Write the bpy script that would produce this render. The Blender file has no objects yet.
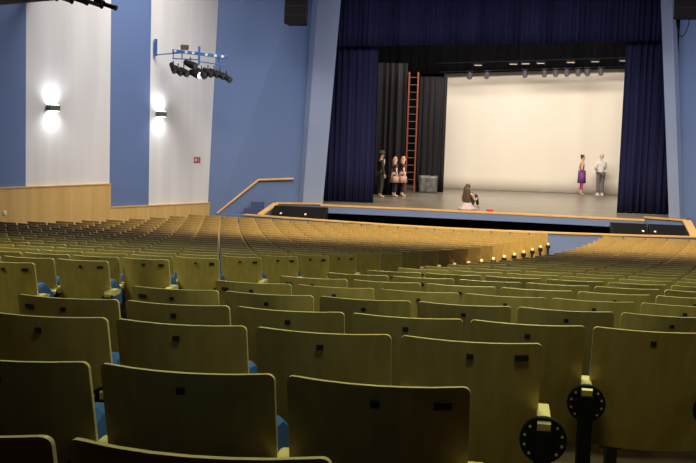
import bpy, bmesh, math, random
from mathutils import Vector, Matrix
random.seed(7)
S = bpy.context.scene
C = S.collection
PI = math.pi

# ---------------------------------------------------------------- materials
def new_mat(name, col, rough=0.6, metal=0.0, spec=0.4):
    m = bpy.data.materials.new(name); m.use_nodes = True
    b = m.node_tree.nodes['Principled BSDF']
    b.inputs['Base Color'].default_value = (*col, 1)
    b.inputs['Roughness'].default_value = rough
    b.inputs['Metallic'].default_value = metal
    b.inputs['Specular IOR Level'].default_value = spec
    return m

def noisy(name, c1, c2, scale=(3, 3, 3), rough=0.6, spec=0.4, detail=4, bump=0.0, rand=0.0, coord='Object'):
    """two-tone procedural noise, stretched by `scale`; rand varies brightness from object to object"""
    m = new_mat(name, c1, rough, 0, spec)
    nt = m.node_tree; N = nt.nodes; L = nt.links
    b = N['Principled BSDF']
    tc = N.new('ShaderNodeTexCoord'); mp = N.new('ShaderNodeMapping'); mp.inputs['Scale'].default_value = scale
    nz = N.new('ShaderNodeTexNoise'); nz.inputs['Scale'].default_value = 1.0; nz.inputs['Detail'].default_value = detail
    rp = N.new('ShaderNodeValToRGB')
    rp.color_ramp.elements[0].position = 0.3; rp.color_ramp.elements[1].position = 0.7
    rp.color_ramp.elements[0].color = (*c1, 1); rp.color_ramp.elements[1].color = (*c2, 1)
    L.new(tc.outputs[coord], mp.inputs['Vector'])
    if rand:
        oi = N.new('ShaderNodeObjectInfo')
        vm = N.new('ShaderNodeVectorMath'); vm.operation = 'ADD'
        sc = N.new('ShaderNodeVectorMath'); sc.operation = 'SCALE'; sc.inputs['Scale'].default_value = 37.0
        L.new(oi.outputs['Random'], sc.inputs[0])
        L.new(mp.outputs['Vector'], vm.inputs[0]); L.new(sc.outputs['Vector'], vm.inputs[1])
        L.new(vm.outputs['Vector'], nz.inputs['Vector'])
    else:
        L.new(mp.outputs['Vector'], nz.inputs['Vector'])
    L.new(nz.outputs['Fac'], rp.inputs['Fac'])
    out = rp.outputs['Color']
    if rand:
        hs = N.new('ShaderNodeHueSaturation')
        ma = N.new('ShaderNodeMapRange'); ma.inputs['To Min'].default_value = 1 - rand; ma.inputs['To Max'].default_value = 1 + rand
        L.new(oi.outputs['Random'], ma.inputs['Value']); L.new(ma.outputs['Result'], hs.inputs['Value'])
        L.new(out, hs.inputs['Color']); out = hs.outputs['Color']
    L.new(out, b.inputs['Base Color'])
    if bump:
        bp = N.new('ShaderNodeBump'); bp.inputs['Strength'].default_value = bump
        L.new(nz.outputs['Fac'], bp.inputs['Height']); L.new(bp.outputs['Normal'], b.inputs['Normal'])
    return m

def emit(name, col, strength):
    m = new_mat(name, col, 0.5)
    b = m.node_tree.nodes['Principled BSDF']
    b.inputs['Emission Color'].default_value = (*col, 1); b.inputs['Emission Strength'].default_value = strength
    return m

M = {}
M['ply'] = noisy('seat_plywood', (.50, .355, .115), (.60, .445, .165), (22, 22, 1.6), .42, .35, 3, rand=.10)
M['ply_edge'] = noisy('plywood_edge', (.60, .48, .24), (.68, .56, .31), (30, 30, 30), .35, .5)
M['arm_wood'] = noisy('armrest_wood', (.68, .53, .26), (.78, .64, .36), (30, 4, 30), .4, .45)
M['black'] = new_mat('black_metal', (.010, .010, .011), .55, 0, .25)
M['dot'] = new_mat('bolt_heads', (.55, .48, .28), .4)
M['plate'] = noisy('number_plate_enamel', (.02, .02, .023), (.06, .06, .065), (60, 60, 60), .5)
M['blue_fab'] = noisy('blue_seat_fabric', (.035, .10, .36), (.05, .14, .46), (140, 140, 140), .85, .2, bump=.1)
M['wall_blue'] = noisy('blue_wall_paint', (.118, .188, .40), (.131, .207, .43), (.5, .5, .5), .6, .3)
M['wall_white'] = noisy('white_wall_paint', (.66, .685, .73), (.755, .78, .83), (2.2, 2.2, .22), .6, .3)
M['pillar_blue'] = noisy('pillar_paint', (.225, .29, .48), (.25, .32, .51), (.6, .6, .6), .55, .3)
M['panel'] = noisy('wood_wall_panelling', (.57, .38, .14), (.67, .48, .20), (5, 5, .12), .45, .35, 3)
M['trim'] = noisy('honey_wood_trim', (.62, .38, .12), (.74, .49, .19), (3, 3, 20), .4, .4)
M['rail'] = noisy('wooden_rail', (.62, .36, .13), (.72, .46, .2), (4, 4, 4), .4, .4)
M['stage_floor'] = noisy('worn_stage_floor', (.125, .11, .087), (.25, .222, .178), (.9, 2.6, 1), .30, .5, 8)
M['fascia'] = noisy('blue_fascia_paint', (.138, .205, .42), (.152, .225, .45), (.8, .8, .8), .5, .35)
M['void'] = new_mat('black_recess', (.006, .006, .008), .9, 0, .1)
M['curtain'] = noisy('navy_velvet', (.012, .014, .058), (.020, .023, .085), (9, 9, .4), .85, .15)
M['drape'] = noisy('charcoal_drape', (.012, .011, .013), (.019, .018, .020), (6, 6, .5), .9, .1)
M['border'] = noisy('black_border_cloth', (.002, .002, .0025), (.004, .004, .005), (3, 3, 1), .95, .05)
M['screen'] = noisy('cream_backdrop_cloth', (.80, .74, .63), (.84, .78, .68), (.5, .5, .3), .9, .1)
M['floor'] = noisy('dark_wood_floor', (.034, .015, .008), (.055, .025, .013), (14, 1.2, 3), .6, .2)
M['ceil'] = new_mat('grey_ceiling', (.13, .13, .14), .9)
M['soffit'] = noisy('balcony_soffit', (.16, .155, .155), (.19, .185, .18), (2, 2, 2), .9)
M['dark_wall'] = new_mat('dark_wall', (.05, .05, .055), .9)
M['rig_blue'] = new_mat('blue_rig_steel', (.05, .15, .42), .45)
M['rig_white'] = new_mat('rig_white_plate', (.7, .72, .75), .5)
M['lamp_black'] = new_mat('lamp_housing', (.010, .010, .011), .7, 0, .15)
M['lamp_grey'] = new_mat('grey_lamp_housing', (.09, .09, .10), .5)
M['lamp_brown'] = new_mat('brown_box', (.10, .07, .04), .6)
M['lens'] = new_mat('lamp_lens', (.10, .10, .11), .3)
M['lens_lit'] = emit('lit_lamp_lens', (1, .97, .9), 3.0)
M['strip'] = new_mat('lamp_strip_face', (.22, .18, .14), .5)
M['grille'] = noisy('speaker_grille', (.005, .005, .006), (.011, .011, .012), (90, 90, 90), .85, .08)
M['badge'] = new_mat('white_badge', (.75, .75, .75), .4)
M['sconce'] = new_mat('sconce_body', (.10, .13, .11), .4)
M['sconce_lit'] = emit('sconce_lamp', (1, .96, .9), 12.0)
M['step'] = new_mat('dark_blue_step', (.05, .08, .20), .6)  # stage steps get a darker blue than the fascia
M['red'] = new_mat('red_sign', (.33, .035, .025), .6)
M['ladder'] = new_mat('orange_ladder_paint', (.20, .045, .02), .6)
M['rung'] = new_mat('ladder_rung', (.12, .07, .05), .6)
M['plastic'] = noisy('grey_plastic_wrap', (.05, .05, .048), (.15, .15, .145), (7, 7, 5), .35, .5, bump=.4)
M['redcloth'] = new_mat('red_cloth', (.6, .03, .03), .7)
M['socket'] = new_mat('white_socket', (.8, .8, .78), .4)
M['skin'] = new_mat('skin', (.62, .36, .25), .55)
M['skin_pale'] = new_mat('pale_skin', (.72, .48, .36), .55)
M['hair_dark'] = noisy('dark_hair', (.018, .012, .009), (.035, .022, .014), (60, 60, 3), .5)
M['hair_brown'] = noisy('brown_hair', (.055, .036, .024), (.10, .07, .045), (60, 60, 3), .5)
M['hair_fair'] = noisy('fair_hair', (.38, .22, .10), (.5, .31, .15), (60, 60, 3), .5)
M['hair_pale'] = noisy('pale_hair', (.55, .43, .30), (.64, .52, .38), (60, 60, 3), .5)
M['eye'] = new_mat('eye', (.02, .015, .012), .2)
M['coat'] = new_mat('dark_coat', (.035, .038, .028), .8)
M['shirt'] = new_mat('white_shirt', (.78, .76, .72), .8)
M['trouser_dark'] = new_mat('dark_trousers', (.05, .048, .036), .85)
M['trouser_grey'] = new_mat('grey_trousers', (.13, .125, .12), .85)
M['violet_top'] = new_mat('dusky_violet_top', (.07, .05, .085), .8)
M['pink_skirt'] = new_mat('pink_skirt', (.62, .40, .34), .8)
M['navy'] = new_mat('navy_cloth', (.02, .022, .05), .8)
M['purple'] = new_mat('purple_skirt', (.13, .05, .22), .8)
M['magenta'] = new_mat('magenta_leggings', (.45, .03, .16), .8)
M['patterned'] = noisy('patterned_top', (.10, .09, .10), (.42, .36, .34), (28, 28, 28), .8)
M['lilac'] = new_mat('lilac_skirt', (.55, .44, .50), .8)
M['blackcloth'] = new_mat('black_cloth', (.015, .015, .02), .8)

# ---------------------------------------------------------------- helpers
class MB:
    """collects shapes and links them as ONE mesh object"""
    def __init__(s): s.v = []; s.f = []; s.mi = []; s.sm = []
    def add(s, vs, fs, mi=0, smooth=False):
        b = len(s.v); s.v += [tuple(v) for v in vs]
        for f in fs: s.f.append([b + i for i in f]); s.mi.append(mi); s.sm.append(smooth)
    def hexa(s, p, mi=0):   # p: 4 bottom (ccw) + 4 top
        s.add(p, [(3, 2, 1, 0), (4, 5, 6, 7), (0, 1, 5, 4), (1, 2, 6, 5), (2, 3, 7, 6), (3, 0, 4, 7)], mi)
    def box(s, c, d, mi=0, R=None):
        x, y, z = d[0] / 2, d[1] / 2, d[2] / 2
        p = [(-x, -y, -z), (x, -y, -z), (x, y, -z), (-x, y, -z), (-x, -y, z), (x, -y, z), (x, y, z), (-x, y, z)]
        c = Vector(c)
        p = [(R @ Vector(q) if R else Vector(q)) + c for q in p]
        s.hexa(p, mi)
    def bevbox(s, c, d, bev=.01, mi=0, R=None):
        bm = bmesh.new(); bmesh.ops.create_cube(bm, size=1)
        for v in bm.verts: v.co = Vector((v.co.x * d[0], v.co.y * d[1], v.co.z * d[2]))
        bmesh.ops.bevel(bm, geom=bm.edges[:], offset=bev, segments=2, affect='EDGES', profile=.5)
        bm.verts.index_update(); c = Vector(c)
        s.add([(R @ v.co if R else v.co) + c for v in bm.verts], [[v.index for v in f.verts] for f in bm.faces], mi); bm.free()
    def prism(s, poly, z0, z1, mi=0):
        n = len(poly)
        vs = [(x, y, z0) for x, y in poly] + [(x, y, z1) for x, y in poly]
        fs = [list(range(n))[::-1], list(range(n, 2 * n))] + [(i, (i + 1) % n, n + (i + 1) % n, n + i) for i in range(n)]
        s.add(vs, fs, mi)
    def tube(s, a, b, r0, r1=None, n=12, mi=0, cap=True, capmi=None, smooth=True):
        a, b = Vector(a), Vector(b); r1 = r0 if r1 is None else r1
        d = (b - a).normalized(); u = d.orthogonal().normalized(); w = d.cross(u)
        vs = []
        for p, r in ((a, r0), (b, r1)):
            vs += [p + (u * math.cos(2 * PI * i / n) + w * math.sin(2 * PI * i / n)) * r for i in range(n)]
        s.add(vs, [(i, (i + 1) % n, n + (i + 1) % n, n + i) for i in range(n)], mi, smooth)
        if cap:
            s.add(vs[:n], [list(range(n))[::-1]], mi); s.add(vs[n:], [list(range(n))], mi if capmi is None else capmi)
    def path(s, pts, r, n=10, mi=0):
        for a, b in zip(pts, pts[1:]): s.tube(a, b, r, n=n, mi=mi)
    def lathe(s, prof, c=(0, 0, 0), n=16, mi=0, wob=0, sx=1, sy=1):
        c = Vector(c); vs = []
        for r, z in prof:
            for i in range(n):
                a = 2 * PI * i / n; rr = r * (1 + wob * math.sin(a * 6))
                vs.append(c + Vector((rr * math.cos(a) * sx, rr * math.sin(a) * sy, z)))
        fs = []
        for k in range(len(prof) - 1):
            fs += [(k * n + i, k * n + (i + 1) % n, (k + 1) * n + (i + 1) % n, (k + 1) * n + i) for i in range(n)]
        fs += [list(range(n))[::-1], [(len(prof) - 1) * n + i for i in range(n)]]
        s.add(vs, fs, mi, True)
    def ball(s, c, r, n=12, mi=0):
        rx, ry, rz = r if hasattr(r, '__len__') else (r, r, r)
        vs = [(c[0], c[1], c[2] - rz)]; fs = []
        m = n // 2
        for k in range(1, m):
            t = -PI / 2 + PI * k / m
            for i in range(n):
                a = 2 * PI * i / n
                vs.append((c[0] + rx * math.cos(t) * math.cos(a), c[1] + ry * math.cos(t) * math.sin(a), c[2] + rz * math.sin(t)))
        vs.append((c[0], c[1], c[2] + rz)); last = len(vs) - 1
        for i in range(n):
            fs.append((0, 1 + (i + 1) % n, 1 + i)); fs.append((last, last - n + i, last - n + (i + 1) % n))
        for k in range(m - 2):
            b = 1 + k * n
            fs += [(b + i, b + (i + 1) % n, b + n + (i + 1) % n, b + n + i) for i in range(n)]
        s.add(vs, fs, mi, True)
    def mesh(s, name, mats):
        me = bpy.data.meshes.new(name); me.from_pydata(s.v, [], s.f)
        for m in (mats if isinstance(mats, (list, tuple)) else [mats]): me.materials.append(m)
        me.polygons.foreach_set('material_index', s.mi); me.polygons.foreach_set('use_smooth', s.sm)
        me.update(); return me
    def build(s, name, mats, parent=None, loc=(0, 0, 0)):
        return link(name, s.mesh(name, mats), parent, loc)

def link(name, me, parent=None, loc=(0, 0, 0)):
    o = bpy.data.objects.new(name, me); C.objects.link(o); o.location = loc
    if parent: o.parent = parent
    return o
def tag(o, label, cat, group=None):
    o['label'] = label; o['category'] = cat
    if group: o['group'] = group
    return o
def thing(name, label, cat, loc=(0, 0, 0), rz=0, group=None):
    o = bpy.data.objects.new(name, None); C.objects.link(o); o.location = loc; o.rotation_euler = (0, 0, rz)
    o.empty_display_size = .2
    return tag(o, label, cat, group)
def struct(o): o['kind'] = 'structure'; return o

# ---------------------------------------------------------------- camera
# X runs along the seat rows, Y towards the stage, Z up; z = 0 is the floor in front of the first row
EYE = 3.34; F = 1032.0; PIT = 0.094365; ROLL = 0.03148; YAW = 0.144756
cp, sp = math.cos(PIT), math.sin(PIT); ca, sa = math.cos(YAW), math.sin(YAW)
def toworld(v): return Vector((v[0] * ca - v[1] * sa, v[0] * sa + v[1] * ca, v[2]))
fw = toworld((0, cp, -sp)); rt = toworld((1, 0, 0)); up = toworld((0, sp, cp))
R_ = rt * math.cos(ROLL) + up * math.sin(ROLL); U_ = -rt * math.sin(ROLL) + up * math.cos(ROLL)
cam = bpy.data.cameras.new('camera'); co = bpy.data.objects.new('camera', cam); C.objects.link(co)
cam.sensor_width = 36; cam.lens = F / 696 * 36; cam.clip_start = .05; cam.clip_end = 200
co.matrix_world = Matrix(((R_.x, U_.x, -fw.x, 0), (R_.y, U_.y, -fw.y, 0), (R_.z, U_.z, -fw.z, EYE), (0, 0, 0, 1)))
S.camera = co
def project(p):
    d = Vector(p) - Vector((0, 0, EYE)); z = d.dot(fw)
    return 348 + F * d.dot(R_) / z, 231.5 - F * d.dot(U_) / z

# ---------------------------------------------------------------- the seating plan
W = .55       # seat spacing in the central block
WL = .50      # and in the left block, whose seats are narrower
def row_y(r): return 1.8419 + .94982 * (r - 1)
def row_x(r): return -.2691 + .23201 * (r - 1)
def row_top(r):
    q = min(r, 28) - 1
    return -.5962 - .072362 * q - .00179424 * q * q + 7.18728e-5 * q ** 3 + EYE
DZ = {1: -.004, 2: -.010, 3: .014}
def row_floor(r): return row_top(r) - .90 + DZ.get(r, 0)
def shift(r): return -max(0, r - 7) / 21.0

# ---- the raked floor: one tread per row
prof = [(-4.2, row_floor(1) + .22), (.2, row_floor(1) + .22), (.2, row_floor(1) + .11)]
for r in range(1, 29):
    y = row_y(r) - .22
    prof += [(y, prof[-1][1]), (y, row_floor(r))]
prof += [(46, row_floor(28))]
b = MB(); n = len(prof); X0, X1 = -21.5, 21.5
vs = [(X0, y, z) for y, z in prof] + [(X1, y, z) for y, z in prof]
b.add(vs, [(i, n + i, n + i + 1, i + 1) for i in range(n - 1)])
struct(b.build('floor', M['floor']))

# ---- seat parts
T11 = math.tan(math.radians(15)); BW = .257
def panel_y(x, z): return (.9 - z) * T11 - .060 * (1 - (x / BW) ** 2) + .004
def back_mesh(lod):
    r = .020; z0 = .32
    if lod == 0:
        arcs = [(BW - r + r * math.sin(t), r - r * math.cos(t)) for t in (PI / 2, PI * .36, PI * .22, PI * .1, 0)]
        xs = [(-x, d) for x, d in arcs] + [(x, 0) for x in (-.15, -.075, 0, .075, .15)] + [(x, d) for x, d in arcs[::-1]]
        nz = 6
    else:
        xs = [(-BW, r * .8), (-BW + r * .7, 0), (-.1, 0), (.1, 0), (BW - r * .7, 0), (BW, r * .8)]; nz = 2
    b = MB(); nx = len(xs); th = .016 if lod == 0 else .021; V = []
    for side in (0, 1):
        for x, d in xs:
            zt, zb = .9 - d, z0 + d
            for k in range(nz + 1):
                z = zb + (zt - zb) * k / nz
                V.append((x, panel_y(x, z) + th * side, z))
    q = nz + 1; o = nx * q; F0 = []; F1 = []
    for i in range(nx - 1):
        for k in range(nz):
            a = i * q + k
            F0.append((a, a + q, a + q + 1, a + 1)); F0.append((o + a, o + a + 1, o + a + q + 1, o + a + q))
        F1.append((i * q, o + i * q, o + (i + 1) * q, (i + 1) * q))
        t = i * q + nz; F1.append((t, t + q, o + t + q, o + t))
    for k in range(nz):
        F1.append((k, k + 1, o + k + 1, o + k)); a = (nx - 1) * q + k; F1.append((a, o + a, o + a + 1, a + 1))
    b.add(V, F0, 0, True); b.add(V, F1, 1)
    return b.mesh('back_panel', [M['ply'], M['ply_edge']])
def pad_mesh(lod):
    b = MB(); V = []; n = 6 if lod == 0 else 3; m = 5 if lod == 0 else 3
    for i in range(n + 1):
        x = -.238 + .476 * i / n
        for k in range(m + 1):
            z = .45 + .33 * k / m
            edge = i in (0, n) or k in (0, m)
            V.append((x, panel_y(x, z) + .017 + (.03 if edge else .058), z))
    V2 = []
    for i in range(n + 1):
        x = -.238 + .476 * i / n
        for k in range(m + 1):
            z = .45 + .33 * k / m; V2.append((x, panel_y(x, z) + .018, z))
    q = m + 1; o = len(V); fs = []
    for i in range(n):
        for k in range(m):
            a = i * q + k; fs.append((a, a + 1, a + q + 1, a + q))
    for i in range(n):
        fs.append((i * q, (i + 1) * q, o + (i + 1) * q, o + i * q)); t = i * q + m; fs.append((t, o + t, o + t + q, t + q))
    for k in range(m):
        fs.append((k, o + k, o + k + 1, k + 1)); a = n * q + k; fs.append((a, a + 1, o + a + 1, o + a))
    b.add(V + V2, fs, 0, False)
    return b.mesh('back_cushion', M['blue_fab'])
def cushion_mesh(lod):
    pr = [(.150, .45), (.125, .62), (.130, .69), (.18, .715), (.28, .705), (.38, .66), (.44, .60), (.46, .53), (.43, .46), (.33, .40), (.21, .40)]
    if lod: pr = pr[::2] + [pr[-1]]
    b = MB(); n = len(pr); V = []
    for x, s_ in ((-.232, .9), (-.215, 1), (.215, 1), (.232, .9)):
        V += [(x, .25 + (y - .25) * s_, .53 + (z - .53) * s_) for y, z in pr]
    fs = [list(range(n)), list(range(3 * n, 4 * n))[::-1]]
    for k in range(3):
        fs += [(k * n + i, (k + 1) * n + i, (k + 1) * n + (i + 1) % n, k * n + (i + 1) % n) for i in range(n)]
    b.add(V, fs)
    return b.mesh('tip_up_seat', M['blue_fab'])
def post_mesh(lod, sx=1):
    x = .275 * sx; b = MB(); n = 28 if lod == 0 else 10
    b.box((x, -.002, .295), (.058, .106, .59)); b.box((x, .03, .165), (.12, .06, .03))
    b.box((x, .05, .009), (.13, .2, .018))
    b.tube((x, -.014, .555), (x, -.040, .555), .085 if lod == 0 else .066, n=n, smooth=False)
    if lod == 0:
        for k in range(12):
            a = 2 * PI * k / 12 + PI / 12
            if abs(math.cos(a)) < .3: continue
            px, pz = x + .069 * math.cos(a), .555 + .069 * math.sin(a)
            b.tube((px, -.040, pz), (px, -.0435, pz), .0052, n=8, mi=1, smooth=False)
    return b.mesh('post', [M['black'], M['dot']])
def arm_mesh(lod, sx=1):
    x = .275 * sx; b = MB(); w = .024 if lod == 0 else .032
    pr = [(-.045, .592), (-.05, .618), (-.03, .634), (.15, .640), (.20, .630), (.20, .605), (.165, .592)]
    n = len(pr); V = [(x - w, y, z) for y, z in pr] + [(x + w, y, z) for y, z in pr]
    b.add(V, [list(range(n)), list(range(n, 2 * n))[::-1]] + [(i, n + i, n + (i + 1) % n, (i + 1) % n) for i in range(n)])
    return b.mesh('armrest', M['arm_wood'])
def plate_mesh(x, w, h):
    b = MB(); z = .846; y = panel_y(x, z)
    dy = (panel_y(x + w / 2, z) - panel_y(x - w / 2, z)) / 2
    b.hexa([(x - w / 2, y - dy - .003, z - h / 2), (x + w / 2, y + dy - .003, z - h / 2), (x + w / 2, y + dy + .004, z - h / 2), (x - w / 2, y - dy + .004, z - h / 2),
            (x - w / 2, y - dy - .003 - h * T11, z + h / 2), (x + w / 2, y + dy - .003 - h * T11, z + h / 2), (x + w / 2, y + dy + .004, z + h / 2), (x - w / 2, y - dy + .004, z + h / 2)])
    return b.mesh('plate', M['plate'])
LOD = {}
for l in (0, 1):
    LOD[l] = dict(back=back_mesh(l), pad=pad_mesh(l), cush=cushion_mesh(l), post=post_mesh(l), postl=post_mesh(l, -1), arm=arm_mesh(l), arml=arm_mesh(l, -1))
ME_num = plate_mesh(0, .025, .022); ME_rowR = plate_mesh(.185, .051, .023); ME_rowL = plate_mesh(-.185, .051, .023)

ONES = ['zeroth', 'first', 'second', 'third', 'fourth', 'fifth', 'sixth', 'seventh', 'eighth', 'ninth', 'tenth', 'eleventh', 'twelfth', 'thirteenth',
        'fourteenth', 'fifteenth', 'sixteenth', 'seventeenth', 'eighteenth', 'nineteenth', 'twentieth']
def ordn(n): return ONES[n] if n <= 20 else ('twenty-' + ONES[n - 20] if n < 30 else 'thirtieth')

seats = []   # (row, x of the seat's middle, block, index, is_left_end, is_right_end)
for r in range(1, 29):
    # central block: columns counted from c0
    c_lo = -5; c_hi = 0 if r <= 3 else 9
    for k in range(c_lo, c_hi):
        xm = row_x(r) + (k + .5 + shift(r)) * W
        seats.append((r, xm, 'mid', k, k == c_lo, k == c_hi - 1))
    for k in range(20):
        if r < 7: break
        xm = row_x(r) - 8.4977 * W - (k + .5) * WL      # (these rows curl forward towards the wall)
        seats.append((r, xm, 'left', k, k == 19, k == 0))
def bend(s_):
    """forward offset and turn of a seat: the left block's rows curl towards the stage at their far end"""
    if s_[2] != 'left': return 0.0, 0.0, 0.0
    q = s_[3] / 20.0
    return .62 * q * q, -math.atan(1.24 * q / 10.0), .05 * q * q
vis = []
for s_ in seats:
    y, z = row_y(s_[0]) + bend(s_)[0], row_top(s_[0])
    xa = project((s_[1] - .25, y, z))[0]; xb = project((s_[1] + .33, y, z))[0]
    if xb > -4 and xa < 700 and project((s_[1], y, z))[1] < 463: vis.append(s_)
vis.sort(key=lambda t: (t[0], t[1]))
vis.sort(key=lambda t: -F / (Vector((t[1], row_y(t[0]), row_top(t[0]) - EYE)).dot(fw)))
near, far = vis[:300], vis[300:]

def seat_label(r, blk, k, le, re):
    if blk == 'mid':
        if r <= 3:
            i = -k
            where = 'at its right end' if i == 1 else ordn(i) + ' from its right end'
            return f'plywood seat, {ordn(r)} row up from the photo bottom, {where}'
        i = k + 6
        where = 'at its aisle end' if i == 1 else ordn(i) + ' right of the aisle'
        return f'plywood seat, central block, {ordn(r)} row from photo bottom, {where}'
    where = 'at its aisle end' if k == 0 else ordn(k + 1) + ' left of the aisle'
    return f'plywood seat, left block, {ordn(r - 6)} row from the nearest, {where}'
def parts_of(s_, lod):
    r, xm, blk, k, le, re = s_
    D = LOD[lod]
    P = [('back_panel', D['back']), ('back_cushion', D['pad']), ('tip_up_seat', D['cush']), ('post', D['post']), ('armrest', D['arm'])]
    if le: P += [('post', D['postl']), ('armrest', D['arml'])]
    return P
for s_ in near:
    r, xm, blk, k, le, re = s_
    lod = 0 if r <= 6 else 1
    g = 'seats of the central block' if blk == 'mid' else 'seats of the left block'
    t = thing('theatre_seat', seat_label(r, blk, k, le, re), 'seat', (xm, row_y(r) + bend(s_)[0], row_floor(r) + bend(s_)[2]), bend(s_)[1], g)
    wide = WL / W if blk == 'left' else 1.0
    for nm, me in parts_of(s_, lod): link(nm, me, t).scale.x = wide
    if r <= 14:
        link('number_plate', ME_num, t)
        if (re and (blk == 'left' or r <= 3)): link('row_plate', ME_rowR, t).scale.x = wide
        if le and blk == 'mid': link('row_plate', ME_rowL, t)
# the far rows beyond the three hundred nearest: one object
b = MB(); mats = [M['ply'], M['ply_edge'], M['blue_fab'], M['black'], M['arm_wood']]
mi_of = {m.name: i for i, m in enumerate(mats)}; mi_of[M['dot'].name] = 4
for s_ in far:
    r, xm = s_[0], s_[1]; dy_, rz_, dz_ = bend(s_); off = Vector((xm, row_y(r) + dy_, row_floor(r) + dz_)); cr_, sr_ = math.cos(rz_), math.sin(rz_); wide = WL / W if s_[2] == 'left' else 1.0
    for nm, me in parts_of(s_, 1):
        base = len(b.v); b.v += [(v.co.x * wide * cr_ - v.co.y * sr_ + off.x, v.co.x * wide * sr_ + v.co.y * cr_ + off.y, v.co.z + off.z) for v in me.vertices]
        for p in me.polygons:
            b.f.append([base + i for i in p.vertices]); b.mi.append(mi_of[me.materials[p.material_index].name]); b.sm.append(p.use_smooth)
fo = b.build('distant_theatre_seat', mats); fo['kind'] = 'stuff'
tag(fo, 'far rows of plywood theatre seats just before the orchestra pit', 'seats')

# ---------------------------------------------------------------- room shell
H = 9.2
def wl_x(y): return -9.6 + .351 * (y - 27.5)       # the left side wall, splayed
def wr_x(y): return 9.4 - .351 * (y - 27.5)
CN = 30.2                                          # where the side walls meet the splays beside the stage
LW = MB()
cuts = [(-4.2, 0), (19.0, 1), (23.12, 0), (25.92, 1), (27.46, 0), (CN, None)]
# bands of paint: blue, white, blue, white (0 = blue, 1 = white) read from the back of the hall
ys = [-4.2, 14.6, 17.6, 19.6, 23.12, 25.92, 27.46, CN]; cols = [0, 1, 0, 0, 1, 0, 1]
for (y0, y1, c) in zip(ys, ys[1:], cols):
    ya, yb = (y1 - .16, y1 + .34) if y1 == CN else (y1, y1)     # the last corner leans
    LW.hexa([(wl_x(y0) - .25, y0, -.2), (wl_x(y0), y0, -.2), (wl_x(ya), ya, -.2), (wl_x(ya) - .25, ya, -.2),
             (wl_x(y0) - .25, y0, H), (wl_x(y0), y0, H), (wl_x(yb), yb, H), (wl_x(yb) - .25, yb, H)], c)
struct(LW.build('wall_left', [M['wall_blue'], M['wall_white']]))
RW = MB()
for (y0, y1, c) in zip(ys, ys[1:], cols):
    RW.hexa([(wr_x(y0), y0, -.2), (wr_x(y0) + .25, y0, -.2), (wr_x(y1) + .25, y1, -.2), (wr_x(y1), y1, -.2),
             (wr_x(y0), y0, H), (wr_x(y0) + .25, y0, H), (wr_x(y1) + .25, y1, H), (wr_x(y1), y1, H)], c)
struct(RW.build('wall_right', [M['wall_blue'], M['wall_white']]))
# wood panelling along the foot of the left wall, stepping down with the rake
dx, dy = .351 / math.hypot(1, .351), 1 / math.hypot(1, .351)      # along the wall
nx_, ny_ = dy, -dx                                               # out of the wall
def along(y, off): return (wl_x(y) + nx_ * off, y + ny_ * off)
def dado(name, y0, y1, zt0, zt1):
    b = MB(); a = along(y0, .0); d = along(y1, .0); a2 = along(y0, .05); d2 = along(y1, .05)
    b.hexa([(*a, 0), (*a2, 0), (*d2, 0), (*d, 0), (*a, zt0), (*a2, zt0), (*d2, zt1), (*d, zt1)])
    a2 = along(y0, .065); d2 = along(y1, .065)
    b.hexa([(*a, zt0), (*a2, zt0), (*d2, zt1), (*d, zt1), (*a, zt0 + .03), (*a2, zt0 + .03), (*d2, zt1 + .03), (*d, zt1 + .03)], 1)
    struct(b.build(name, [M['panel'], M['trim']]))
dado('trim_1', 18.5, 25.92, 1.84, 1.82)
dado('trim_2', 25.92, CN - .05, 1.20, 1.12)
# splayed blue walls either side of the stage
xl = wl_x(CN); xr = wr_x(CN)
def slab(name, p, q, th, m, z0=-.2, z1=H):
    d = (Vector((q[0], q[1], 0)) - Vector((p[0], p[1], 0))).normalized(); nn = Vector((-d.y, d.x, 0)) * th
    b = MB(); b.hexa([(p[0], p[1], z0), (q[0], q[1], z0), (q[0] + nn.x, q[1] + nn.y, z0), (p[0] + nn.x, p[1] + nn.y, z0),
                      (p[0], p[1], z1), (q[0], q[1], z1), (q[0] + nn.x, q[1] + nn.y, z1), (p[0] + nn.x, p[1] + nn.y, z1)])
    return struct(b.build(name, m))
b = MB(); ya, yb = CN - .16, CN + .34
b.hexa([(wl_x(ya), ya, -.2), (-5.9, 31.75, -.2), (-6.0, 32.05, -.2), (wl_x(ya) - .1, ya + .3, -.2), (wl_x(yb), yb, H), (-5.9, 31.75, H), (-6.0, 32.05, H), (wl_x(yb) - .1, yb + .3, H)])
struct(b.build('wall_stage_left', M['wall_blue']))
slab('wall_stage_right', (5.0, 31.75), (xr, CN), .3, M['wall_blue'])
slab('wall_back', (21.6, -4.2), (-21.6, -4.2), -.3, M['dark_wall'])
# leaning proscenium pillars
def pillar(name, bot, top):
    b = MB(); z0, z1 = 1.19, 7.4; V = []
    for zz in (0.0, H):
        t = (zz - z0) / (z1 - z0)
        V += [(x0 + (x1 - x0) * t, y, zz) for (x0, y), (x1, _) in zip(bot, top)]
    n = len(bot)
    b.add(V, [list(range(n))[::-1], list(range(n, 2 * n))] + [(i, (i + 1) % n, n + (i + 1) % n, n + i) for i in range(n)])
    return struct(b.build(name, M['pillar_blue']))
pillar('trim_3', [(-6.25, 31.7), (-6.0, 31.3), (-5.37, 31.3), (-5.45, 31.75)], [(-5.95, 31.7), (-5.7, 31.3), (-5.0, 31.3), (-5.08, 31.75)])
pillar('trim_4', [(5.03, 31.75), (4.95, 31.3), (5.26, 31.3), (5.46, 31.7)], [(4.44, 31.75), (4.36, 31.3), (4.67, 31.3), (4.85, 31.7)])
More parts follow.
